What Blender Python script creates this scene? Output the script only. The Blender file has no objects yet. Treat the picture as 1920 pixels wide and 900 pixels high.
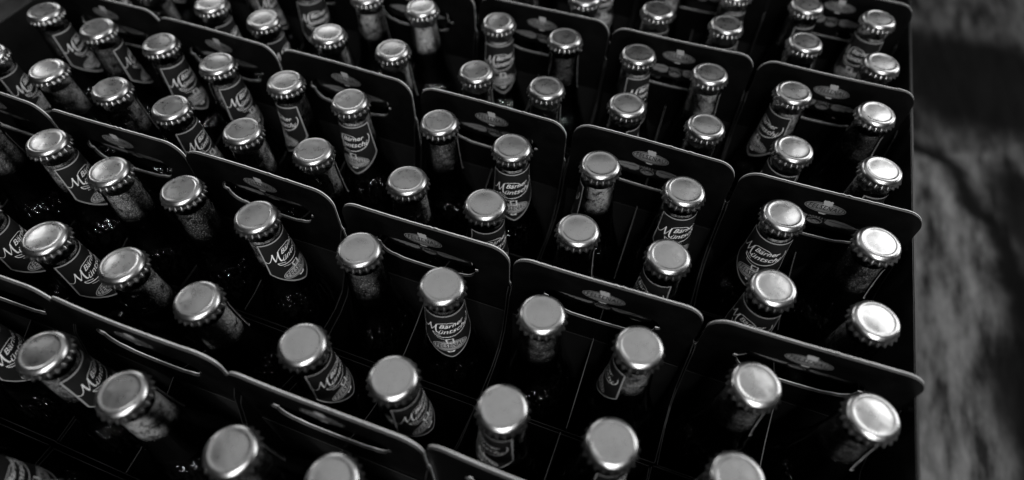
import bpy, bmesh, math, random
from mathutils import Vector, Matrix
random.seed(11)
PI = math.pi
sc = bpy.context.scene
C = sc.collection
MM = 0.001
H = 0.45                                   # height of the crown cap tops above the floor (m)
BH = 0.231                                 # bottle height
ZB = H - BH                                # height the bottles stand at

# ------------------------------------------------------------------ camera
F, YAW, PITCH, ROLL = 1.15505, -0.346080, 0.939436, 0.013001
CAM = Vector((-0.147086, -0.050254, 0.331172 + H))
fw = Vector((math.sin(YAW)*math.cos(PITCH), math.cos(YAW)*math.cos(PITCH), -math.sin(PITCH)))
rt = Vector((math.cos(YAW), -math.sin(YAW), 0)); up = rt.cross(fw)
r2 = rt*math.cos(ROLL) + up*math.sin(ROLL); u2 = -rt*math.sin(ROLL) + up*math.cos(ROLL)
cam_d = bpy.data.cameras.new('camera'); cam = bpy.data.objects.new('camera', cam_d); C.objects.link(cam)
m = Matrix.Identity(4)
for i in range(3):
    m[i][0] = r2[i]; m[i][1] = u2[i]; m[i][2] = -fw[i]; m[i][3] = CAM[i]
cam.matrix_world = m
cam_d.sensor_width = 36; cam_d.lens = F*1000/1920*36
cam_d.clip_start = 0.01; cam_d.clip_end = 100
cam_d.dof.use_dof = True; cam_d.dof.focus_distance = 0.445; cam_d.dof.aperture_fstop = 2.6
sc.camera = cam

# ------------------------------------------------------------------ light
w = bpy.data.worlds.new('World'); sc.world = w; w.use_nodes = True
bg = w.node_tree.nodes['Background']; bg.inputs[0].default_value = (1, 1, 1, 1); bg.inputs[1].default_value = 0.006
def area(name, loc, target, sx, sy, power):
    d = bpy.data.lights.new(name, 'AREA'); d.shape = 'RECTANGLE'; d.size = sx; d.size_y = sy; d.energy = power
    o = bpy.data.objects.new(name, d); C.objects.link(o); o.location = loc
    o.rotation_euler = (Vector(target) - Vector(loc)).to_track_quat('-Z', 'Y').to_euler()
    return o
MID = (-0.2, 0.3, H)
area('key_softbox', (1.25, 2.0, 2.3), MID, 1.4, 1.0, 22.0)
area('overhead_softbox', (-0.6, 1.0, 2.6), MID, 2.6, 1.9, 9.0)
area('camera_side_softbox', (0.55, -1.0, 2.7), MID, 1.0, 0.9, 42.0)
area('back_right_softbox', (2.5, 2.0, 1.25), MID, 1.3, 0.9, 26.0)
area('back_left_softbox', (-2.2, 2.6, 1.5), MID, 1.5, 0.9, 15.0)
area('left_window', (-2.7, 0.75, 1.75), MID, 0.45, 0.45, 6.0)
area('glint_light', (0.1, -1.3, 2.2), MID, 0.12, 0.12, 10.0)  # added small source, only for sharp glints on caps and glass
area('front_fill', (0.7, -2.2, 1.45), MID, 1.0, 0.6, 30.0)  # added fill that brightens the carton panels, necks and labels
sc.view_settings.view_transform = 'Standard'; sc.view_settings.look = 'None'
sc.view_settings.exposure = 0; sc.view_settings.gamma = 1
sc.cycles.max_bounces = 6; sc.cycles.diffuse_bounces = 3; sc.cycles.glossy_bounces = 4
sc.cycles.caustics_reflective = False; sc.cycles.caustics_refractive = False

# ------------------------------------------------------------------ materials
def mat(name, col, rough, metal=0.0, spec=0.5):
    m = bpy.data.materials.new(name); m.use_nodes = True
    b = m.node_tree.nodes['Principled BSDF']
    b.inputs['Base Color'].default_value = (col, col, col, 1) if not isinstance(col, tuple) else (*col, 1)
    b.inputs['Roughness'].default_value = rough; b.inputs['Metallic'].default_value = metal
    b.inputs['Specular IOR Level'].default_value = spec
    return m, m.node_tree, b
def N(nt, t, **kw):
    n = nt.nodes.new(t)
    for k, v in kw.items():
        if k in n.inputs: n.inputs[k].default_value = v
        else: setattr(n, k, v)
    return n
def L(nt, a, ao, b, bi): nt.links.new(a.outputs[ao], b.inputs[bi])
def ramp(nt, p0, c0, p1, c1):
    n = nt.nodes.new('ShaderNodeValToRGB'); e = n.color_ramp.elements
    e[0].position = p0; e[0].color = (c0, c0, c0, 1); e[1].position = p1; e[1].color = (c1, c1, c1, 1); return n
def math_n(nt, op, a=None, b=None):
    n = nt.nodes.new('ShaderNodeMath'); n.operation = op
    for i, v in enumerate((a, b)):
        if v is None: continue
        if isinstance(v, (int, float)): n.inputs[i].default_value = v
        else: nt.links.new(v, n.inputs[i])
    return n
def rnd_coords(nt):
    tc = N(nt, 'ShaderNodeTexCoord'); oi = N(nt, 'ShaderNodeObjectInfo')
    ad = N(nt, 'ShaderNodeVectorMath', operation='ADD'); ml = N(nt, 'ShaderNodeMath', operation='MULTIPLY'); ml.inputs[1].default_value = 7.3
    L(nt, oi, 'Random', ml, 0); L(nt, tc, 'Object', ad, 0); L(nt, ml, 0, ad, 1)
    return tc, oi, ad

# tin plate of the crown caps: faintly mottled and scratched
M_CAP, nt, b = mat('cap_tin', 0.35, 0.3, 1.0)
tc, oi, co = rnd_coords(nt)
n1 = N(nt, 'ShaderNodeTexNoise', Scale=210.0, Detail=5.0, Roughness=0.65); L(nt, co, 0, n1, 'Vector')
r1 = ramp(nt, 0.3, 0.41, 0.72, 0.46); L(nt, n1, 0, r1, 0)
n3 = N(nt, 'ShaderNodeTexNoise', Scale=1500.0, Detail=3.0); L(nt, co, 0, n3, 'Vector')
r3 = ramp(nt, 0.3, 0.94, 0.62, 1.0); L(nt, n3, 0, r3, 0)
mx = N(nt, 'ShaderNodeMix', data_type='RGBA', blend_type='MULTIPLY'); mx.inputs[0].default_value = 1
L(nt, r1, 0, mx, 6); L(nt, r3, 0, mx, 7); L(nt, mx, 2, b, 'Base Color')
rr = ramp(nt, 0.25, 0.24, 0.8, 0.36); L(nt, n1, 0, rr, 0); L(nt, rr, 0, b, 'Roughness')
mp = N(nt, 'ShaderNodeMapping'); mp.inputs['Scale'].default_value = (40, 2600, 40); mp.inputs['Rotation'].default_value = (0, 0, 0.7); L(nt, co, 0, mp, 0)
n2 = N(nt, 'ShaderNodeTexNoise', Scale=1.0, Detail=2.0); L(nt, mp, 0, n2, 'Vector')
bp = N(nt, 'ShaderNodeBump', Strength=0.04, Distance=0.0002); L(nt, n2, 0, bp, 'Height')
n4 = N(nt, 'ShaderNodeTexNoise', Scale=160.0, Detail=2.0); L(nt, co, 0, n4, 'Vector')
bp2 = N(nt, 'ShaderNodeBump', Strength=0.04, Distance=0.0006); L(nt, n4, 0, bp2, 'Height'); L(nt, bp, 0, bp2, 'Normal')
L(nt, bp2, 0, b, 'Normal')

# dark glass shell: tinted see-through wall with a sharp surface reflection
M_GLASS, nt, b = mat('dark_bottle_glass', 0.006, 0.07)
tc, oi, co = rnd_coords(nt); nt.nodes.remove(b); out = nt.nodes['Material Output']
tr = N(nt, 'ShaderNodeBsdfTransparent'); tr.inputs[0].default_value = (0.92, 0.92, 0.92, 1)
gl = N(nt, 'ShaderNodeBsdfGlossy'); gl.inputs[0].default_value = (1, 1, 1, 1); gl.inputs['Roughness'].default_value = 0.06
fz = N(nt, 'ShaderNodeFresnel', IOR=1.5); mxs = N(nt, 'ShaderNodeMixShader')
L(nt, fz, 0, mxs, 0); L(nt, tr, 0, mxs, 1); L(nt, gl, 0, mxs, 2); L(nt, mxs, 0, out, 'Surface')
vb = N(nt, 'ShaderNodeTexVoronoi', Scale=330.0, feature='SMOOTH_F1'); L(nt, co, 0, vb, 'Vector')
nm = N(nt, 'ShaderNodeTexNoise', Scale=55.0, Detail=2.0); L(nt, co, 0, nm, 'Vector')
nr = ramp(nt, 0.52, 0.0, 0.62, 1.0); L(nt, nm, 0, nr, 0)
hb = math_n(nt, 'MULTIPLY', vb.outputs[0], nr.outputs[0])
bp = N(nt, 'ShaderNodeBump', Strength=0.45, Distance=0.0009); L(nt, hb, 0, bp, 'Height')
wv = N(nt, 'ShaderNodeTexNoise', Scale=60.0, Detail=2.0); L(nt, co, 0, wv, 'Vector')
sx = N(nt, 'ShaderNodeSeparateXYZ'); L(nt, tc, 'Object', sx, 0)
sm = N(nt, 'ShaderNodeMapRange'); sm.inputs[1].default_value = BH - 0.075; sm.inputs[2].default_value = BH - 0.085; L(nt, sx, 2, sm, 0)
mps = N(nt, 'ShaderNodeMapping'); mps.inputs['Scale'].default_value = (230, 230, 48); L(nt, co, 0, mps, 0)
ne = N(nt, 'ShaderNodeTexNoise', Scale=1.0, Detail=2.0); L(nt, mps, 0, ne, 'Vector')
ws = math_n(nt, 'ADD', math_n(nt, 'MULTIPLY', wv.outputs[0], 0.045).outputs[0], math_n(nt, 'MULTIPLY', ne.outputs[0], sm.outputs[0]).outputs[0])
bw = N(nt, 'ShaderNodeBump', Strength=1.0, Distance=0.0095); L(nt, ws, 0, bw, 'Height'); L(nt, bp, 0, bw, 'Normal')
L(nt, bw, 0, gl, 'Normal'); L(nt, bw, 0, fz, 'Normal')
# inside of the neck above the beer: foam film and droplets on the glass
M_MIST, nt, b = mat('misted_air_space', 0.1, 0.25, 0.0, 0.6)
tc, oi, co = rnd_coords(nt)
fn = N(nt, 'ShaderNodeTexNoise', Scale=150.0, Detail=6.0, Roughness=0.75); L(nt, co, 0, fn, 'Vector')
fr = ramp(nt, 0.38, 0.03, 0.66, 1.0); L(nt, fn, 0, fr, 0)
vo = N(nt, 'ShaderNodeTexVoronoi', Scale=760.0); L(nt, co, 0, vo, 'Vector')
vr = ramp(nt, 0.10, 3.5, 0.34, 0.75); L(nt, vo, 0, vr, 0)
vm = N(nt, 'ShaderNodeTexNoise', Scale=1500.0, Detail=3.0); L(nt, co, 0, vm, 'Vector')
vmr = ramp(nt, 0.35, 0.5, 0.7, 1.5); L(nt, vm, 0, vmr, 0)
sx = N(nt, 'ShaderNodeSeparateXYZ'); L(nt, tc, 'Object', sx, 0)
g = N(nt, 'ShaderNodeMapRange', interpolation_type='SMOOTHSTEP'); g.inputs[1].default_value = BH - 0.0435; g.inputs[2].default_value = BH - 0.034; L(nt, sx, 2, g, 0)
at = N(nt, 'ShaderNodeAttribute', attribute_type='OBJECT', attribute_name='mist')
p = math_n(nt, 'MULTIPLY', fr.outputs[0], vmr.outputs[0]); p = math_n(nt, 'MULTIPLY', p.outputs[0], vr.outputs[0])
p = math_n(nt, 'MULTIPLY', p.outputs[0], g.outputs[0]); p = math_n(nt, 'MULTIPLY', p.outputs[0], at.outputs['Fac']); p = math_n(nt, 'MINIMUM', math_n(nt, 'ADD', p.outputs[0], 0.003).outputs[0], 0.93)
L(nt, p, 0, b, 'Base Color')
bp = N(nt, 'ShaderNodeBump', Strength=1.0, Distance=0.0009); L(nt, vo, 0, bp, 'Height'); L(nt, bp, 0, b, 'Normal')
M_BEER = mat('dark_beer', 0.003, 0.5, 0.0, 0.1)[0]

def card(name, c0, c1, rough, bump=0.05, scale=900, spec=0.4):
    m, nt, b = mat(name, c0, rough, 0, spec)
    tc, oi, co = rnd_coords(nt)
    n = N(nt, 'ShaderNodeTexNoise', Scale=60.0, Detail=6.0, Roughness=0.7); L(nt, co, 0, n, 'Vector')
    r = ramp(nt, 0.3, c0, 0.75, c1); L(nt, n, 0, r, 0); L(nt, r, 0, b, 'Base Color')
    n2 = N(nt, 'ShaderNodeTexNoise', Scale=float(scale), Detail=3.0); L(nt, co, 0, n2, 'Vector')
    bp = N(nt, 'ShaderNodeBump', Strength=bump, Distance=0.0002); L(nt, n2, 0, bp, 'Height')
    n3 = N(nt, 'ShaderNodeTexNoise', Scale=9.0, Detail=2.0); L(nt, co, 0, n3, 'Vector')
    b3 = N(nt, 'ShaderNodeBump', Strength=0.25, Distance=0.006); L(nt, n3, 0, b3, 'Height'); L(nt, bp, 0, b3, 'Normal')
    L(nt, b3, 0, b, 'Normal')
    return m
M_CARD = card('black_carton', 0.0015, 0.004, 0.30, spec=0.2)
M_PLY = card('carton_inner_ply', 0.004, 0.008, 0.7, spec=0.15)
M_EDGE = card('carton_edge', 0.03, 0.055, 0.6, 0.3)
M_WEDGE = card('carton_wall_edge', 0.006, 0.016, 0.6, 0.3, spec=0.2)
M_RAW = card('raw_carton_edge', 0.55, 0.9, 0.6, 0.4, 1600)
M_LABEL = card('label_paper', 0.010, 0.017, 0.36, 0.02)
M_BORDER = mat('label_border_print', 0.30, 0.35)[0]
M_SCRIPT = mat('script_print', 0.85, 0.4)[0]
M_OVAL = mat('oval_print', 0.42, 0.4)[0]
M_OVALP = mat('oval_print_on_carton', 0.14, 0.45)[0]
M_FOAM = mat('foam_print', 0.8, 0.45)[0]
M_FOAMP = mat('foam_print_on_carton', 0.30, 0.45)[0]
M_INK = mat('black_print', 0.006, 0.4)[0]
M_WING = mat('emblem_print', 0.17, 0.45)[0]
M_CRATE = card('black_crate_plastic', 0.006, 0.010, 0.35, spec=0.3)

# ------------------------------------------------------------------ mesh helpers
def link(name, me, material, parent=None, smooth=False):
    if isinstance(me, bmesh.types.BMesh):
        d = bpy.data.meshes.new(name); me.to_mesh(d); me.free(); me = d
    for mm in (material if isinstance(material, (list, tuple)) else [material]): me.materials.append(mm)
    if smooth:
        for p in me.polygons: p.use_smooth = True
    o = bpy.data.objects.new(name, me); C.objects.link(o); o.parent = parent
    return o
def empty(name, loc=(0, 0, 0)):
    o = bpy.data.objects.new(name, None); C.objects.link(o); o.location = loc; o.empty_display_size = 0.02; return o
def tag(o, label=None, cat=None, group=None, kind=None):
    for k, v in (('label', label), ('category', cat), ('group', group), ('kind', kind)):
        if v: o[k] = v
    return o
def add_box(bm, x0, x1, y0, y1, z0, z1):
    v = [bm.verts.new((x, y, z)) for z in (z0, z1) for y in (y0, y1) for x in (x0, x1)]
    for f in ((0, 2, 3, 1), (4, 5, 7, 6), (0, 1, 5, 4), (2, 6, 7, 3), (0, 4, 6, 2), (1, 3, 7, 5)): bm.faces.new([v[i] for i in f])
def box(*a):
    bm = bmesh.new(); add_box(bm, *a); return bm
def curve_mesh(cu):
    o = bpy.data.objects.new('tmp', cu); C.objects.link(o)
    dg = bpy.context.evaluated_depsgraph_get(); dg.update()
    me = o.evaluated_get(dg).to_mesh()
    vs = [v.co.copy() for v in me.vertices]; fs = [tuple(p.vertices) for p in me.polygons]
    bpy.data.objects.remove(o); bpy.data.curves.remove(cu)
    return vs, fs
def text2d(body, size, shear=0.0, offset=0.0, space=1.0):
    cu = bpy.data.curves.new('t', 'FONT'); cu.body = body; cu.size = size; cu.shear = shear; cu.offset = offset
    cu.space_character = space; cu.align_x = 'CENTER'; cu.resolution_u = 3
    return curve_mesh(cu)
def flat2d(polys, thick=0.0, bevel=0.0):
    cu = bpy.data.curves.new('t', 'CURVE'); cu.dimensions = '2D'; cu.fill_mode = 'BOTH'
    cu.extrude = thick/2; cu.bevel_depth = bevel; cu.bevel_resolution = 1
    for p in polys:
        s = cu.splines.new('POLY'); s.points.add(len(p) - 1)
        for i, (x, y) in enumerate(p): s.points[i].co = (x, y, 0, 1)
        s.use_cyclic_u = True
    return curve_mesh(cu)
def strip2d(pts, wd, closed=False):
    n = len(pts); vs, fs = [], []
    for i, p in enumerate(pts):
        a = pts[(i-1) % n] if (closed or i) else p
        c = pts[(i+1) % n] if (closed or i < n-1) else p
        dx, dy = c[0]-a[0], c[1]-a[1]; l = math.hypot(dx, dy) or 1
        ww = wd(i/(n-1)) if callable(wd) else wd
        nx, ny = -dy/l*ww/2, dx/l*ww/2
        vs += [Vector((p[0]+nx, p[1]+ny, 0)), Vector((p[0]-nx, p[1]-ny, 0))]
    for i in range(n if closed else n-1):
        j = (i+1) % n; fs.append((2*i, 2*i+1, 2*j+1, 2*j))
    return vs, fs
def place2d(vf, sx=1, sy=1, dx=0, dy=0, rot=0):
    vs, fs = vf; c, s = math.cos(rot), math.sin(rot)
    return [Vector(((v.x*sx*c - v.y*sy*s) + dx, (v.x*sx*s + v.y*sy*c) + dy, v.z)) for v in vs], fs
def merge(*parts):
    V, Fs = [], []
    for vs, fs in parts:
        k = len(V); V += vs; Fs += [tuple(i+k for i in f) for f in fs]
    return V, Fs
def mesh_of(name, vf, fn):
    me = bpy.data.meshes.new(name); me.from_pydata([fn(v) for v in vf[0]], [], vf[1]); me.update(); return me
def ellipse(rx, ry, cx=0, cy=0, n=40): return [(cx + rx*math.cos(t*2*PI/n), cy + ry*math.sin(t*2*PI/n)) for t in range(n)]
def rings(rx, ry, cx, cy, n=36, k=5):
    vs = [Vector((cx, cy, 0))]; fs = []
    for j in range(1, k+1):
        vs += [Vector((x, y, 0)) for x, y in ellipse(rx*j/k, ry*j/k, cx, cy, n)]
    for i in range(n):
        fs.append((0, 1+i, 1+(i+1) % n))
        for j in range(k-1):
            a = 1+j*n; fs.append((a+i, a+n+i, a+n+(i+1) % n, a+(i+1) % n))
    return vs, fs

# ------------------------------------------------------------------ floor
cr_pts = [[(0.2575, 0.94), (0.305, 0.917), (0.3725, 0.79), (0.388, 0.70), (0.405, 0.655), (0.47, 0.50), (0.52, 0.30)],
          [(0.41, 0.66), (0.395, 0.52), (0.405, 0.40), (0.42, 0.30)], [(0.43, 0.90), (0.44, 0.80), (0.47, 0.72)]]
M_FLOOR, nt, b = mat('worn_stone_floor', 0.2, 0.9, 0.0, 0.08)
tc = N(nt, 'ShaderNodeTexCoord')
nz = N(nt, 'ShaderNodeTexNoise', Scale=9.0, Detail=5.0); L(nt, tc, 'Object', nz, 'Vector')
sub = N(nt, 'ShaderNodeVectorMath', operation='SUBTRACT'); sub.inputs[1].default_value = (0.5, 0.5, 0.5); L(nt, nz, 1, sub, 0)
scl = N(nt, 'ShaderNodeVectorMath', operation='SCALE'); scl.inputs['Scale'].default_value = 0.085; L(nt, sub, 0, scl, 0)
wc = N(nt, 'ShaderNodeVectorMath', operation='ADD'); L(nt, tc, 'Object', wc, 0); L(nt, scl, 0, wc, 1)
sp = N(nt, 'ShaderNodeSeparateXYZ'); L(nt, wc, 0, sp, 0)
def seg_dist(ax, ay, bx, by):
    lx, ly = bx-ax, by-ay; l2 = lx*lx+ly*ly
    px = math_n(nt, 'SUBTRACT', sp.outputs[0], ax); py = math_n(nt, 'SUBTRACT', sp.outputs[1], ay)
    d = math_n(nt, 'ADD', math_n(nt, 'MULTIPLY', px.outputs[0], lx/l2).outputs[0], math_n(nt, 'MULTIPLY', py.outputs[0], ly/l2).outputs[0])
    d.use_clamp = True
    qx = math_n(nt, 'SUBTRACT', px.outputs[0], math_n(nt, 'MULTIPLY', d.outputs[0], lx).outputs[0])
    qy = math_n(nt, 'SUBTRACT', py.outputs[0], math_n(nt, 'MULTIPLY', d.outputs[0], ly).outputs[0])
    s = math_n(nt, 'ADD', math_n(nt, 'POWER', qx.outputs[0], 2.0).outputs[0], math_n(nt, 'POWER', qy.outputs[0], 2.0).outputs[0])
    return math_n(nt, 'SQRT', s.outputs[0])
masks = []
for pl, wd in zip(cr_pts, (0.017, 0.045, 0.06)):
    best = None
    for a_, b_ in zip(pl, pl[1:]):
        s = seg_dist(*a_, *b_)
        best = s if best is None else math_n(nt, 'MINIMUM', best.outputs[0], s.outputs[0])
    mr = N(nt, 'ShaderNodeMapRange', interpolation_type='SMOOTHSTEP'); mr.inputs[1].default_value = wd*0.3; mr.inputs[2].default_value = wd*1.9
    L(nt, best, 0, mr, 0); masks.append(mr)
# dark round patch beyond the joint
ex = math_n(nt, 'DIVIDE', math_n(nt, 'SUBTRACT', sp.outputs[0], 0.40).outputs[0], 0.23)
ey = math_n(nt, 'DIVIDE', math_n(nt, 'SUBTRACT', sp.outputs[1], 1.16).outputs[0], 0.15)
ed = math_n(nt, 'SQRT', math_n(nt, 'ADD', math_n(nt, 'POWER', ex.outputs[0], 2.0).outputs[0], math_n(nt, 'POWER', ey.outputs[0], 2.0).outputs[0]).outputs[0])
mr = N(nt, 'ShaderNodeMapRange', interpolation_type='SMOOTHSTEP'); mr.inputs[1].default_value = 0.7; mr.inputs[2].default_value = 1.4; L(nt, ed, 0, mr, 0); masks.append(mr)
mpf = N(nt, 'ShaderNodeMapping'); mpf.inputs['Scale'].default_value = (3.0, 0.7, 1); mpf.inputs['Rotation'].default_value = (0, 0, 0.12); L(nt, tc, 'Object', mpf, 0)
n5 = N(nt, 'ShaderNodeTexNoise', Scale=11.0, Detail=9.0, Roughness=0.68); L(nt, mpf, 0, n5, 'Vector')
r5 = ramp(nt, 0.38, 0.010, 0.64, 0.15); L(nt, n5, 0, r5, 0)
cur = r5.outputs[0]
# the floor beyond the oblique joint is darker
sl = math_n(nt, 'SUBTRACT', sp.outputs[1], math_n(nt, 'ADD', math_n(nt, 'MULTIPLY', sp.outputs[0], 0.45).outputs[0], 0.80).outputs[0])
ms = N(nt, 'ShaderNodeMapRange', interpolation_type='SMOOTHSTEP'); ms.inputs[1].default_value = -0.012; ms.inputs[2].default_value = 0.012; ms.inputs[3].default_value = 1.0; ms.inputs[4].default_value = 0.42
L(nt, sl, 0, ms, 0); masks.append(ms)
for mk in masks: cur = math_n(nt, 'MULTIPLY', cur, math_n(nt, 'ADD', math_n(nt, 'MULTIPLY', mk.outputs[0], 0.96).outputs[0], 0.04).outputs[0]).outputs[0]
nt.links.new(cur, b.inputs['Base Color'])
bpn = N(nt, 'ShaderNodeBump', Strength=0.6, Distance=0.004); L(nt, n5, 0, bpn, 'Height'); L(nt, bpn, 0, b, 'Normal')
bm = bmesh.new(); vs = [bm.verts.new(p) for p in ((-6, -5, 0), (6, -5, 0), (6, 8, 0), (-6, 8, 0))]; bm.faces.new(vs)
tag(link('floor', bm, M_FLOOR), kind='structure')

# ------------------------------------------------------------------ lattice of bottles
AX, BX, EY, DY = 0.062, 0.069186, 0.068923, 0.063546
def lat(c, r): return (-(c//2)*(AX+BX) - (c % 2)*AX, (r//2)*(EY+DY) + (r % 2)*EY)
PX = {0:{2:(1640,780),3:(1645,600),4:(1650,455),5:(1656,318),6:(1646,212),7:(1656,118),8:(1650,35)},
1:{1:(1385,897),2:(1420,720),3:(1452,538),4:(1472,402),5:(1490,278),6:(1490,172),7:(1512,78),8:(1515,8)},
2:{1:(1148,830),2:(1200,650),3:(1255,480),4:(1285,357),5:(1325,235),6:(1333,137),7:(1364,45)},
3:{1:(942,765),2:(1017,588),3:(1085,430),4:(1127,308),5:(1177,195),6:(1198,100),7:(1235,17)},
4:{0:(620,900),1:(736,708),2:(828,535),3:(910,382),4:(960,275),5:(1025,163),6:(1060,70)},
5:{0:(430,845),1:(565,645),2:(672,467),3:(763,337),4:(823,228),5:(893,133),6:(935,40)},
6:{0:(225,737),1:(367,562),2:(477,405),3:(585,282),4:(655,188),5:(735,92),6:(790,13)},
7:{0:(75,660),1:(225,495),2:(337,355),3:(452,244),4:(533,152),5:(615,62)},
8:{1:(80,445),2:(200,320),3:(318,200),4:(405,118),5:(492,35)},
9:{2:(85,265),3:(205,165),4:(297,80),5:(393,5)},10:{3:(85,130),4:(180,52)},11:{4:(80,20)}}
def on_caps(px, py):                       # measured cap centre -> point on the plane of the cap tops
    d = fw + r2*((px-960)/(F*1000)) - u2*((py-450)/(F*1000))
    t = (H - CAM.z)/d.z; p = CAM + d*t; return p.x, p.y
def to_px(X):
    v = Vector(X) - CAM; z = v.dot(fw)
    return (960 + 1000*F*v.dot(r2)/z, 450 - 1000*F*v.dot(u2)/z) if z > 0.02 else (9e9, 9e9)
dev = {}
for c in PX:
    for r in PX[c]:
        x, y = on_caps(PX[c][r][0], PX[c][r][1]-2); lx, ly = lat(c, r); dev[c, r] = (x-lx, y-ly)
# how far each neck label is turned from facing the camera (degrees, + = to the right of the picture)
AZ = {(11,4):55,(10,4):85,(10,3):180,(9,5):60,(9,4):35,(9,3):115,(9,2):40,(11,3):60,(8,4):45,(8,3):48,(8,2):170,(8,1):38,(9,1):35,
(7,4):-70,(7,5):165,(8,5):60,(7,6):105,(8,6):10,(7,3):175,(6,3):115,(7,2):180,(6,2):40,(7,1):175,(6,1):120,(7,0):45,(6,0):125,(8,0):30,
(6,4):-35,(6,5):115,(6,6):170,(5,6):15,(5,5):100,(4,6):120,(4,5):110,(5,4):110,(4,4):8,(5,3):180,(4,3):28,(5,2):178,(4,2):0,(5,1):42,
(4,1):45,(5,0):100,(4,0):40,(3,1):-55,(2,1):75,(3,2):180,(2,2):-85,(3,3):110,(2,3):-40,(3,4):-125,(2,4):35,(3,5):95,(2,5):175,(3,6):55,
(2,6):115,(3,7):60,(2,7):90,(1,1):0,(1,2):120,(0,2):115,(1,3):-2,(0,3):178,(1,4):5,(0,4):118,(1,5):-20,(0,5):80,(1,6):-45,(0,6):115,
(1,7):150,(0,7):175,(0,8):-5,(1,8):70,(7,-1):35,(6,-1):30}

# how misted the air space in each neck is (0 clear and dark, 1 pale)
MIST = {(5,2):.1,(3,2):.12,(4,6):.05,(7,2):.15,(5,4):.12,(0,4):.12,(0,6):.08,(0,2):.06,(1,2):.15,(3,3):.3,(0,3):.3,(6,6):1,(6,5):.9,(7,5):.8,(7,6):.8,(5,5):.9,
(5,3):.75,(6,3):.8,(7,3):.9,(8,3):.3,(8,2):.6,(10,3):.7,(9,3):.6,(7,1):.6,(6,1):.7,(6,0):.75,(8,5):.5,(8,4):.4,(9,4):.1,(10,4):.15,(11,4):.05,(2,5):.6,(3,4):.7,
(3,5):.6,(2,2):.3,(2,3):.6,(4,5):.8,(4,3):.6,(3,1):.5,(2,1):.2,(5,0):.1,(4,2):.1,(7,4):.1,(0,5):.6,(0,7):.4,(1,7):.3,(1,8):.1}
# ------------------------------------------------------------------ bottle and its parts
PROF = [(-6,12.9),(-8,13.7),(-12.5,13.9),(-14.5,13.2),(-17,13.2),(-22,13.5),(-30,13.9),(-40,14.6),(-50,15.6),(-60,16.8),(-68,18.2),(-76,20.0),(-85,22.4),(-95,25.2),
        (-105,27.6),(-115,29.0),(-126,29.5),(-140,29.6),(-222,29.6),(-227,28.9),(-230.2,26.5),(-230.6,22)]
def rad(v):                                # neck radius (mm) at v mm below the cap top
    for (a, ra), (b_, rb) in zip(PROF, PROF[1:]):
        if a >= v >= b_: t = (a-v)/(a-b_); return ra + (rb-ra)*t
    return PROF[0][1] if v > PROF[0][0] else PROF[-1][1]
def lathe(prof, n=48):
    bm = bmesh.new(); prev = None
    for z, r in prof:
        ring = [bm.verts.new((r*MM*math.cos(2*PI*i/n), r*MM*math.sin(2*PI*i/n), BH + z*MM)) for i in range(n)]
        if prev:
            for i in range(n): bm.faces.new((prev[i], ring[i], ring[(i+1) % n], prev[(i+1) % n]))
        prev = ring
    bm.faces.new(prev); return bm
def cap_mesh(n_t=21, k=8, seed=1):
    prof = [(0,.12,0),(3,.08,0),(6,-.06,0),(8,-.18,0),(9.6,-.25,0),(10.1,-.21,0),(10.5,-.08,0),(11.0,0,0),(11.8,-.16,0),(12.6,-.52,0),(13.3,-1.1,0),(13.85,-1.9,0),(14.1,-2.8,0),(14.1,-3.3,.02),
            (14.1,-3.8,.28),(14.2,-4.4,.5),(14.4,-5.1,.7),(14.7,-6.0,.8),(15.05,-7.0,.8),(14.8,-7.1,.8),(14.1,-6.0,.6),(13.7,-4.8,.3),(13.3,-3.9,.1)]
    rs = random.Random(seed); ph = [rs.uniform(0, 6.28) for _ in range(6)]
    n = n_t*k; bm = bmesh.new(); c = bm.verts.new((0, 0, BH + .12*MM)); prev = None
    for r, z, a in prof[1:]:
        ring = []
        for i in range(n):
            th = 2*PI*i/n; s = math.cos(n_t*th); s = math.copysign(abs(s)**0.8, s)
            rr_ = (r + a*s)*MM; ring.append(bm.verts.new((rr_*math.cos(th), rr_*math.sin(th), BH + (z - (0.25*s if z < -6 else 0))*MM)))
        for i in range(n):
            j = (i+1) % n
            if prev is None: bm.faces.new((c, ring[i], ring[j]))
            else: bm.faces.new((prev[i], ring[i], ring[j], prev[j]))
        prev = ring
    for v in bm.verts:                      # slightly buckled by the crimping
        x, y = v.co.x/MM, v.co.y/MM; q = math.hypot(x, y)/14
        v.co.z += MM*(0.07*math.sin(x*.31+ph[0])*math.cos(y*.27+ph[1]) + 0.05*q*math.sin(2*math.atan2(y, x)+ph[2]) + 0.02*math.sin(x*.9+ph[3])*math.sin(y*.8+ph[4]))
        v.co.x *= 1.035; v.co.y *= 1.035
    return bm
def wrap(off):
    def f(v):
        u, z = v.x, v.y; r = rad(z) + off; a = u/15.2
        return (r*MM*math.sin(a), -r*MM*math.cos(a), BH + z*MM)
    return f
U = 21.5; VT = -17.5; VC = -50; VB = -69
def vbot(u): t = abs(u)/U; return VB + (VC-VB)*(t**1.25)
nu, nv = 34, 12; vs, fs = [], []
for i in range(nu+1):
    u = -U + 2*U*i/nu
    for j in range(nv+1): vs.append(Vector((u, VT + (vbot(u)-VT)*j/nv, 0)))
for i in range(nu):
    for j in range(nv): a = i*(nv+1)+j; fs.append((a, a+1, a+nv+2, a+nv+1))
label_me = mesh_of('neck_label', (vs, fs), wrap(0.12))
k = 0.9
outl = [(-U+k, VT-k)] + [(-U+k, VT-k-(VT-VC)*t/14) for t in range(1, 14)] + [((-U+k)+(2*U-2*k)*t/40, vbot(-U+k+(2*U-2*k)*t/40)+k+.2) for t in range(41)] \
     + [(U-k, VC+k-(VC-VT)*t/14-2*k*t/14) for t in range(1, 15)] + [(U-k-(2*U-2*k)*t/30, VT-k) for t in range(1, 30)]
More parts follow.
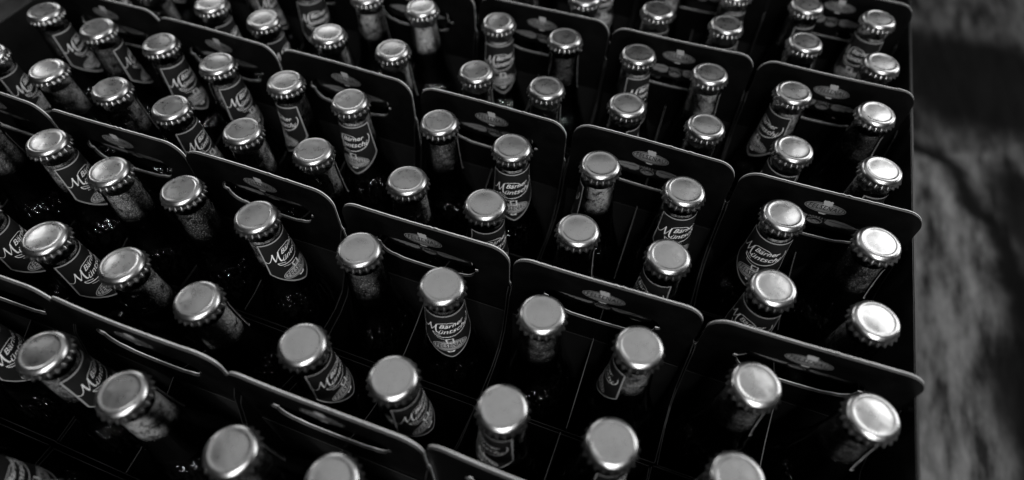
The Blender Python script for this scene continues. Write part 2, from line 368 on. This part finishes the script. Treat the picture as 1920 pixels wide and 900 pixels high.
border_me = mesh_of('border', strip2d(outl, 1.1, True), wrap(0.2))
# script wording: a swash capital M under both words, an oval sweep round them
def P(*pts, wd=0.5, n=14):
    # Catmull-Rom through points
    q = [pts[0]] + list(pts) + [pts[-1]]; out = []
    for i in range(1, len(q)-2):
        for s in range(n):
            t = s/n; o = []
            for d in (0, 1):
                p0, p1_, p2_, p3_ = q[i-1][d], q[i][d], q[i+1][d], q[i+2][d]
                o.append(0.5*(2*p1_ + (p2_-p0)*t + (2*p0-5*p1_+4*p2_-p3_)*t*t + (-p0+3*p1_-3*p2_+p3_)*t**3))
            out.append(tuple(o))
    out.append(pts[-1]); return strip2d(out, wd)
thin_thick = lambda t: 0.25 + 0.75*math.sin(PI*t)
script = merge(
    place2d(text2d('Bärner', 6.2, 0.38, 0.03, 1.02), 1.08, 1, 2.2, -32.6, 0.05),
    place2d(text2d('üntschi', 6.8, 0.40, 0.02, 1.0), 1.15, 1, 2.6, -39.2, 0.07),
    P((-20.2, -36.2), (-18.3, -37.4), (-16.2, -35.6), (-14.2, -31.4), (-13.3, -29.2), wd=0.45),
    P((-13.3, -29.2), (-13.4, -33.0), (-12.9, -37.6), wd=1.0),
    P((-12.9, -37.6), (-10.6, -33.2), (-8.6, -29.0), wd=0.4),
    P((-8.6, -29.0), (-9.4, -33.4), (-9.2, -38.2), (-8.0, -38.4), wd=1.05),
    P((-8.9, -29.2), (-6.2, -27.4), (-2.0, -26.9), (2.6, -27.6), (5.2, -29.4), wd=0.42),
    P((-12.4, -39.8), (-10.5, -42.6), (-4.0, -43.9), (4.0, -43.2), (11.0, -40.6), (15.4, -36.6), (17.6, -31.8), (17.0, -28.0), wd=0.55),
    P((-12.4, -39.8), (-9.0, -41.0), (-6.6, -42.0), wd=0.4),
    P((-9.5, -44.8), (-5.0, -46.3), (0, -46.6), wd=0.3))
script_me = mesh_of('script_lettering', script, wrap(0.24))
def oval_parts(cx, cy, rx, ry, s):
    oval = rings(rx*0.93, ry*0.84, cx, cy)
    rim = strip2d(ellipse(rx, ry, cx, cy, 48), 0.07*ry + 0.18, True)
    foam_pts = [(cx-0.32*s, cy+0.62*ry), (cx+0.05*s, cy+0.50*ry), (cx+2.6*s, cy+0.62*ry), (cx+3.3*s, cy+0.95*ry), (cx+2.7*s, cy+1.1*ry), (cx+2.9*s, cy+1.45*ry),
                (cx+1.9*s, cy+1.62*ry), (cx+0.9*s, cy+1.52*ry), (cx-0.2*s, cy+1.64*ry), (cx-1.5*s, cy+1.55*ry), (cx-2.7*s, cy+1.60*ry), (cx-3.0*s, cy+1.25*ry), (cx-2.3*s, cy+0.98*ry), (cx-2.1*s, cy+0.58*ry)]
    foam = flat2d([foam_pts])
    glass = flat2d([[(cx-2.1*s, cy+0.5*ry), (cx+2.5*s, cy+0.5*ry), (cx+2.0*s, cy-0.1*ry), (cx-1.7*s, cy-0.1*ry)]])
    base = flat2d([[(cx-2.6*s, cy-1.12*ry), (cx+2.6*s, cy-1.12*ry), (cx+1.6*s, cy-1.36*ry), (cx-1.6*s, cy-1.36*ry)]])
    return merge(oval, rim), merge(foam, base, glass)
def felsenau(cx, cy, rx, ry):
    t = place2d(text2d('FELSENAU', 1.0, 0.12, 0.015, 1.12), rx*1.62/5.0, ry*1.22, cx, cy - 0.32*ry)
    xs = [v.x for v in t[0]]; w_ = max(xs)-min(xs); k_ = 1.66*rx/w_
    t = ([Vector((cx+(v.x-cx)*k_, v.y, 0)) for v in t[0]], t[1])
    line = [((cx - rx*0.72) + rx*1.44*i/24, cy - ry*0.47) for i in range(25)]
    return merge(t, strip2d(line, 0.06*ry))
ov, fo = oval_parts(-0.5, -55.0, 11.8, 5.4, 1.0)
oval_me = mesh_of('oval_emblem', ov, wrap(0.22)); foam_me = mesh_of('foam', fo, wrap(0.28))
emb_me = mesh_of('emblem_lettering', felsenau(-0.5, -55.0, 11.8, 5.4), wrap(0.34))
for me_, m_ in ((label_me, M_LABEL), (border_me, M_BORDER), (script_me, M_SCRIPT), (oval_me, M_OVAL), (foam_me, M_FOAM), (emb_me, M_INK)): me_.materials.append(m_)
for p in label_me.polygons: p.use_smooth = True

cap_datas = []
for sd in range(4):
    cm = cap_mesh(seed=sd); cd = bpy.data.meshes.new('crown_cap'); cm.to_mesh(cd); cm.free(); cd.materials.append(M_CAP); cap_datas.append(cd)
def fill_mesh(name, z0, z1, off, m_):        # solid of revolution just inside the glass
    zs = [z0] + [z for z, r in PROF if z1 < z < z0] + [z1]
    bm = lathe([(z, max(3, rad(z)-off)) for z in zs], 40)
    d = bpy.data.meshes.new(name); bm.to_mesh(d); bm.free(); d.materials.append(m_)
    for p in d.polygons: p.use_smooth = len(p.vertices) == 4
    return d
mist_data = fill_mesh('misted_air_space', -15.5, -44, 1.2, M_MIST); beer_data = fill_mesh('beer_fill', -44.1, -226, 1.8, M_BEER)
gm = lathe(PROF); glass_data = bpy.data.meshes.new('glass_body'); gm.to_mesh(glass_data); gm.free(); glass_data.materials.append(M_GLASS)
for d in (*cap_datas, glass_data):
    for p in d.polygons: p.use_smooth = True
def child(name, data, parent, rz=0):
    o = bpy.data.objects.new(name, data); C.objects.link(o); o.parent = parent; o.rotation_euler = (0, 0, rz); return o
ROWN = {-1: 'bottom-left corner row', 0: 'nearest full row', 1: 'second row', 2: 'third row', 3: 'fourth row', 4: 'farthest row'}
COLN = ['rightmost carrier', 'second carrier from right', 'third carrier from right', 'third carrier from left', 'second carrier from left', 'leftmost carrier']
def azname(a):
    if abs(a) <= 26: return 'neck label facing out'
    if 26 < a <= 90: return 'neck label turned right'
    if -90 <= a < -26: return 'neck label turned left'
    return 'bare neck showing'
def visible(c, r):
    x, y = lat(c, r); u, v = to_px((x, y, H)); u1, v1 = to_px((x, y, H-0.09))
    u2_, v2_ = to_px((x, y, H-0.13))
    return any(-60 < a < 1980 and -50 < b_ < 960 for a, b_ in ((u, v), (u1, v1), (u2_, v2_)))
slots = [(c, r) for c in range(12) for r in range(-3, 10) if visible(c, r)]
carriers = sorted({(c//2, r//2) for c, r in slots})
coff = {}
for cc, rr_ in carriers:
    ds = [dev[k_] for k_ in dev if (k_[0]//2, k_[1]//2) == (cc, rr_)]
    ax = sum(d[0] for d in ds)/len(ds) if ds else 0; ay = sum(d[1] for d in ds)/len(ds) if ds else 0
    cl = lambda v: max(-0.002, min(0.002, v))
    coff[cc, rr_] = (cl(ax), cl(ay))
for c, r in slots:
    lx, ly = lat(c, r); ox, oy = coff[c//2, r//2]; bx, by = lx+ox, ly+oy
    dx, dy = dev.get((c, r), (ox + random.uniform(-.001, .001), oy + random.uniform(-.001, .001)))
    tx, ty = lx+dx, ly+dy                   # where the cap sits; the bottle leans there from its foot
    lim = 0.0075; ex_, ey_ = max(-lim, min(lim, tx-bx)), max(-lim, min(lim, ty-by))
    bx += ex_*0.3; by += ey_*0.3; ex_ *= .7; ey_ *= .7
    az = AZ.get((c, r), random.choice((30, 60, 120, 170)))
    if 98 < az < 135: az = 150 + (az-110)*0.3
    d2 = Vector((CAM.x-bx, CAM.y-by)); th = math.atan2(d2.x, -d2.y) + math.radians(az)
    e = empty('beer_bottle', (bx, by, ZB))
    e.rotation_mode = 'QUATERNION'
    lean = Vector((0, 0, 1)).rotation_difference(Vector((ex_, ey_, BH)))
    e.rotation_quaternion = lean @ Matrix.Rotation(th, 3, 'Z').to_quaternion()
    slot = ('front' if r % 2 == 0 else 'rear') + '-' + ('left' if c % 2 else 'right')
    tag(e, 'dark bottle with %s, %s of %s, %s' % (azname(az), slot, COLN[c//2], ROWN[r//2]), 'beer bottle', 'capped beer bottles standing in the carton carriers')
    child('glass_body', glass_data, e); child('beer_fill', beer_data, e)
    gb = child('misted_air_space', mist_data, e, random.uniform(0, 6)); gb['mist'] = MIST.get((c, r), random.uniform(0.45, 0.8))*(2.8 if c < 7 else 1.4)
    cp = child('crown_cap', random.choice(cap_datas), e, random.uniform(0, 6))
    cp.rotation_euler = (math.radians(random.gauss(0, .6)), math.radians(random.gauss(0, .6)), random.uniform(0, 6))
    cp.location = Vector((0, 0, BH)) - cp.rotation_euler.to_matrix() @ Vector((0, 0, BH))
    lb = child('neck_label', label_me, e); child('label_border', border_me, lb); child('script_lettering', script_me, lb)
    child('oval_emblem', oval_me, lb); child('foam_mark', foam_me, lb); child('emblem_lettering', emb_me, lb)

# ------------------------------------------------------------------ carton carrier (local origin: centre of its base; panel in the plane y = 0)
TOP = BH*1000 - 1.5                          # panel top, mm above the base
HW = 63.6                                    # half width
def arc(cx, cy, r, a0, a1, n=9): return [(cx+r*math.cos(math.radians(a0+(a1-a0)*i/n)), cy+r*math.sin(math.radians(a0+(a1-a0)*i/n))) for i in range(n+1)]
R = 14
def outline(g=0.0, top=TOP):
    b0 = 190
    return [(-HW-1.2, 4), (HW+1.2, 4), (HW+1.2, b0), (HW-g, b0+3)] + arc(HW-R-g, top-R, R, 0, 90) + arc(-HW+R+g, top-R, R, 90, 180) + [(-HW+g, b0+3), (-HW-1.2, b0)]
ZS = BH*1000
def slot_poly(g=0.0):
    zt, zb, hx = ZS-25+g, ZS-51-g, 41+g; r = 11
    return arc(hx-r, zt-r, r, 90, 0) + arc(hx-r-3, zb+r+2.5, r, 0, -90) + [(x, zb + 0.0022*abs(x)**1.8) for x in (20, 10, 0, -10, -20)] + arc(-hx+r+3, zb+r+2.5, r, 270, 180) + arc(-hx+r, zt-r, r, 180, 90)
def panel_mesh(name, polys, thick, bevel, y):
    vs, fs = flat2d(polys, thick, bevel)
    me = bpy.data.meshes.new(name); me.from_pydata([(v.x*MM, (y - v.z)*MM, v.y*MM) for v in vs], [], fs); me.update()
    for p in me.polygons: p.material_index = 1 if abs(p.normal.y) < 0.8 else 0
    return me
def nick(poly, seed):                        # small nicks and burrs along the top edge of the raw board
    rs = random.Random(seed); out = []
    for i, (x, y) in enumerate(poly):
        out.append((x, y)); nx_, ny_ = poly[(i+1) % len(poly)]
        if y > TOP-0.5 and ny_ > TOP-0.5 and abs(nx_-x) > 30:
            x += (nx_-x)*0.01
            n_ = 46
            for k_ in range(1, n_):
                j = rs.gauss(0, .07) + (rs.uniform(.2, .6) if rs.random() < .07 else 0)
                out.append((x+(nx_-x)*k_/n_, y+j))
    return out
panel_base = panel_mesh('handle_panel', [outline(), slot_poly()], 1.3, 0.12, 0)
for m_ in (M_CARD, M_EDGE): panel_base.materials.append(m_)
liner_base = [panel_mesh('panel_lining', [nick(outline(-0.0, TOP+0.5), sd), slot_poly(-0.5)], 0.55, 0.0, 1.08) for sd in range(3)]
for l_ in liner_base:
    for m_ in (M_CARD, M_RAW): l_.materials.append(m_)
BEND = [(0.6, 0.5), (-1.2, -0.6), (1.8, 0.2)]
def bend(x, k_): q = x/(HW*MM); return MM*(BEND[k_][0]*(q*q-.3) + BEND[k_][1]*math.sin(2.2*q))
def bent(me, k_):
    bm = bmesh.new(); bm.from_mesh(me)
    for i in range(-8, 9):
        bmesh.ops.bisect_plane(bm, geom=bm.verts[:]+bm.edges[:]+bm.faces[:], plane_co=(i*HW*MM/8.5, 0, 0), plane_no=(1, 0, 0))
    for v in bm.verts:
        f_ = max(0, min(1, (v.co.z/MM-60)/130)); v.co.y += bend(v.co.x, k_)*f_
    d = me.copy(); bm.to_mesh(d); bm.free(); return d
panels = [(bent(panel_base, k_), bent(liner_base[k_], k_)) for k_ in range(3)]
# flap pushed back in the hand hole
fl = [(-34, 2), (34, 2)] + arc(34-9, -20.5+9, 9, 0, -90) + arc(-34+9, -20.5+9, 9, -90, -180)
flap_me = panel_mesh('handle_flap', [[(x, y) for x, y in fl]], 0.5, 0.0, 0)
for m_ in (M_CARD, M_RAW): flap_me.materials.append(m_)
def wing(sgn):
    up_ = [(7, -6.2), (12, -4.6), (20, -5.4), (29, -8.2), (31.5, -9.4)]
    lo = [(27.5, -9.9), (28.5, -10.9), (23.5, -11.0), (24.5, -12.4), (19, -12.2), (20, -13.8), (14.5, -13.4), (15, -14.8), (10, -14.2), (7, -12.0)]
    slit = [[(9+4*i, -7.6-0.3*i), (24-1.4*i+1.5, -8.6-0.75*i-0.2), (24-1.4*i+1.5, -8.95-0.75*i-0.2), (9+4*i, -8.5-0.3*i)] for i in (0, 1)]
    ps = [up_+lo]+[slit[0]]
    return flat2d([[(sgn*x, y) for x, y in q] for q in ps])
def flapf(v): return (v.x*MM, -0.32*MM, v.y*MM)
head = merge(strip2d(ellipse(5.2, 4.2, 0, -12.6, 26), 0.7, True), flat2d([ellipse(4.2, 2.6, 0, -13.9, 20), ellipse(1.1, .6, -1.9, -12.9, 8), ellipse(1.1, .6, 1.9, -12.9, 8), ellipse(1.6, .35, 0, -15.1, 8)]),
     *[P((-6+2.4*i, -8.2), (-5.2+2.2*i, -6.0+0.35*(2.5-abs(i-2.5))), (-4.0+2.0*i, -7.8), wd=0.55, n=6) for i in range(6)])
wing_me = mesh_of('winged_emblem', merge(wing(1), wing(-1), head), flapf); wing_me.materials.append(M_WING)
ov, fo = oval_parts(0, ZS-16.6, 14.2, 4.9, 1.15)
def pf(y, k_): return lambda v: (v.x*MM, y*MM + bend(v.x*MM, k_), v.y*MM)
pr = []
for k_ in range(3):
    a_, b_, c_ = mesh_of('oval_emblem', ov, pf(-0.95, k_)), mesh_of('foam_mark', fo, pf(-1.05, k_)), mesh_of('emblem_lettering', felsenau(0, ZS-16.6, 14.2, 4.9), pf(-1.15, k_))
    a_.materials.append(M_OVALP); b_.materials.append(M_FOAMP); c_.materials.append(M_INK); pr.append((a_, b_, c_))
# walls with sloping top edges
def smooth_prof(y):                          # height of a side wall's top edge at |y| mm from the panel
    pts = [(1.2, 192), (5, 186), (9, 170), (15, 150), (24, 138), (38, 132), (64.5, 129.5)]
    for (a, za), (b_, zb) in zip(pts, pts[1:]):
        if a <= y <= b_: return za + (zb-za)*(y-a)/(b_-a)
    return pts[-1][1]
def side_wall(sgn):
    ys = [1.3, 3, 5, 7, 9, 12, 15, 19, 24, 30, 38, 50, 64.4]
    bm = bmesh.new()
    for sg in (1, -1):
        cols = []
        for y in ys:
            bow = 0.9*math.sin(PI*min(1, y/64.4)); x0 = sgn*(HW+0.2+bow*0.6)
            cols.append([bm.verts.new((x*MM, sg*y*MM, z*MM)) for x, z in ((x0, 1), (x0, smooth_prof(y)), (x0+sgn*0.6, smooth_prof(y)), (x0+sgn*0.6, 1))])
        for a, b_ in zip(cols, cols[1:]):
            for i in range(4):
                j = (i+1) % 4; f = bm.faces.new((a[i], b_[i], b_[j], a[j])); f.material_index = 1 if i == 1 else 0
        bm.faces.new(cols[0]); bm.faces.new(list(reversed(cols[-1])))
    bmesh.ops.recalc_face_normals(bm, faces=bm.faces)
    d = bpy.data.meshes.new('side_wall'); bm.to_mesh(d); bm.free(); d.materials.append(M_CARD); d.materials.append(M_WEDGE); return d
side_l, side_r = side_wall(-1), side_wall(1)
def boxm(name, *a, mats=(M_CARD, M_WEDGE)):
    bm = box(*[v*MM for v in a]); bmesh.ops.recalc_face_normals(bm, faces=bm.faces)
    for f in bm.faces: f.material_index = 1 if f.normal.z > 0.5 else 0
    d = bpy.data.meshes.new(name); bm.to_mesh(d); bm.free()
    for m_ in mats: d.materials.append(m_)
    return d
front_me = boxm('end_wall', -HW+0.1, HW-0.1, -65.2, -64.7, 1, 131)
back_me = boxm('end_wall', -HW+0.1, HW-0.1, 64.7, 65.2, 1, 131)
base_me = boxm('carrier_base', -HW, HW, -64.4, 64.4, -1.5, -0.4)
ply_me = boxm('inner_ply', -HW+0.8, HW-0.8, -1.6, -1.0, 4, 155, mats=(M_PLY, M_WEDGE))
def divider(sg):
    bm = bmesh.new(); ys = [1.7, 12, 30, 50, 64.5]; zs = [158, 152, 144, 138, 136]
    cols = [[bm.verts.new((x*MM, sg*y*MM, zz*MM)) for x, zz in ((-.3, 2), (-.3, z), (.3, z), (.3, 2))] for y, z in zip(ys, zs)]
    for a, b_ in zip(cols, cols[1:]):
        for i in range(4): f = bm.faces.new((a[i], b_[i], b_[(i+1) % 4], a[(i+1) % 4])); f.material_index = 1 if i == 1 else 0
    bm.faces.new(cols[0]); bm.faces.new(list(reversed(cols[-1]))); bmesh.ops.recalc_face_normals(bm, faces=bm.faces)
    d = bpy.data.meshes.new('divider'); bm.to_mesh(d); bm.free(); d.materials.append(M_CARD); d.materials.append(M_EDGE); return d
div_f, div_b = divider(-1), divider(1)
for cc, rr_ in carriers:
    x = -cc*(AX+BX) - AX/2; y = rr_*(EY+DY) + EY/2; ox, oy = coff[cc, rr_]
    e = empty('bottle_carrier', (x+ox, y+oy, ZB)); e.rotation_euler = (0, 0, math.radians(random.uniform(-.6, .6)))
    tag(e, 'black carton carrier with oval emblem on handle, %s, %s' % (COLN[cc], ROWN[rr_]), 'bottle carrier', 'black carton bottle carriers packed side by side')
    vk = random.randrange(3); p = child('handle_panel', panels[vk][0], e); pt = math.radians(random.uniform(-.5, .4)); p.rotation_euler = (pt, 0, 0)
    child('panel_lining', panels[vk][1], p); child('oval_emblem', pr[vk][0], p); child('foam_mark', pr[vk][1], p); child('emblem_lettering', pr[vk][2], p)
    f_ = child('handle_flap', flap_me, e); fz = ZS-25.4; f_.location = (0, (1.75*math.cos(pt) - fz*math.sin(pt))*MM, (fz*math.cos(pt) + 1.75*math.sin(pt))*MM); f_.rotation_euler = (pt + math.radians(random.uniform(8, 20)), 0, 0)
    f_.location.y += bend(0, vk) ; f_.rotation_euler.z = -bend(30*MM, vk)/(30*MM)*0.3; child('winged_emblem', wing_me, f_)
    child('side_wall', side_l, e); child('side_wall', side_r, e); child('end_wall', front_me, e); child('end_wall', back_me, e)
    child('carrier_base', base_me, e); child('inner_ply', ply_me, e); child('divider', div_f, e); child('divider', div_b, e)

# ------------------------------------------------------------------ crate round the carriers, on a pallet
X0, X1, Y0, Y1 = -0.787, 0.0362, -0.20, 0.80
WT = H - 0.028
cr = empty('display_crate', ((X0+X1)/2, (Y0+Y1)/2, ZB-0.004)); cx, cy, cz = cr.location
tag(cr, 'low black plastic crate holding all the carriers, open at the top', 'crate')
def cbox(name, x0, x1, y0, y1, z0, z1):
    bm = box(x0-cx, x1-cx, y0-cy, y1-cy, z0-cz, z1-cz)
    bmesh.ops.bevel(bm, geom=[e_ for e_ in bm.edges], offset=0.0006, segments=2, affect='EDGES')
    return link(name, bm, M_CRATE, cr)
t = 0.0022
cbox('crate_wall', X1, X1+t, Y0, Y1, ZB-0.004, WT); cbox('crate_wall', X0-t, X0, Y0, Y1, ZB-0.004, WT)
cbox('crate_wall', X0-t, X1+t, Y1+.0003, Y1+t, ZB-0.004, WT); cbox('crate_wall', X0-t, X1+t, Y0-t, Y0-.0003, ZB-0.004, WT)
cbox('crate_bottom', X0+.0005, X1-.0005, Y0+.0005, Y1-.0005, ZB-0.006, ZB-0.0017)
pl = empty('pallet', ((X0+X1)/2, (Y0+Y1)/2, 0)); tag(pl, 'dark wooden pallet standing on the floor under the black crate', 'pallet')
M_WOOD = card('dark_wood', 0.03, 0.07, 0.8, 0.4, 300)
for i in range(7):
    yy = Y0 - cy + 0.01 + i*((Y1-Y0)-0.12)/6
    link('deck_board', box(X0-cx, X1-cx, yy, yy+0.10, ZB-0.028, ZB-0.0065), M_WOOD, pl)
for xx in (X0-cx+0.02, -0.04, X1-cx-0.10): link('stringer', box(xx, xx+0.08, Y0-cy, Y1-cy, 0.0, ZB-0.0285), M_WOOD, pl)
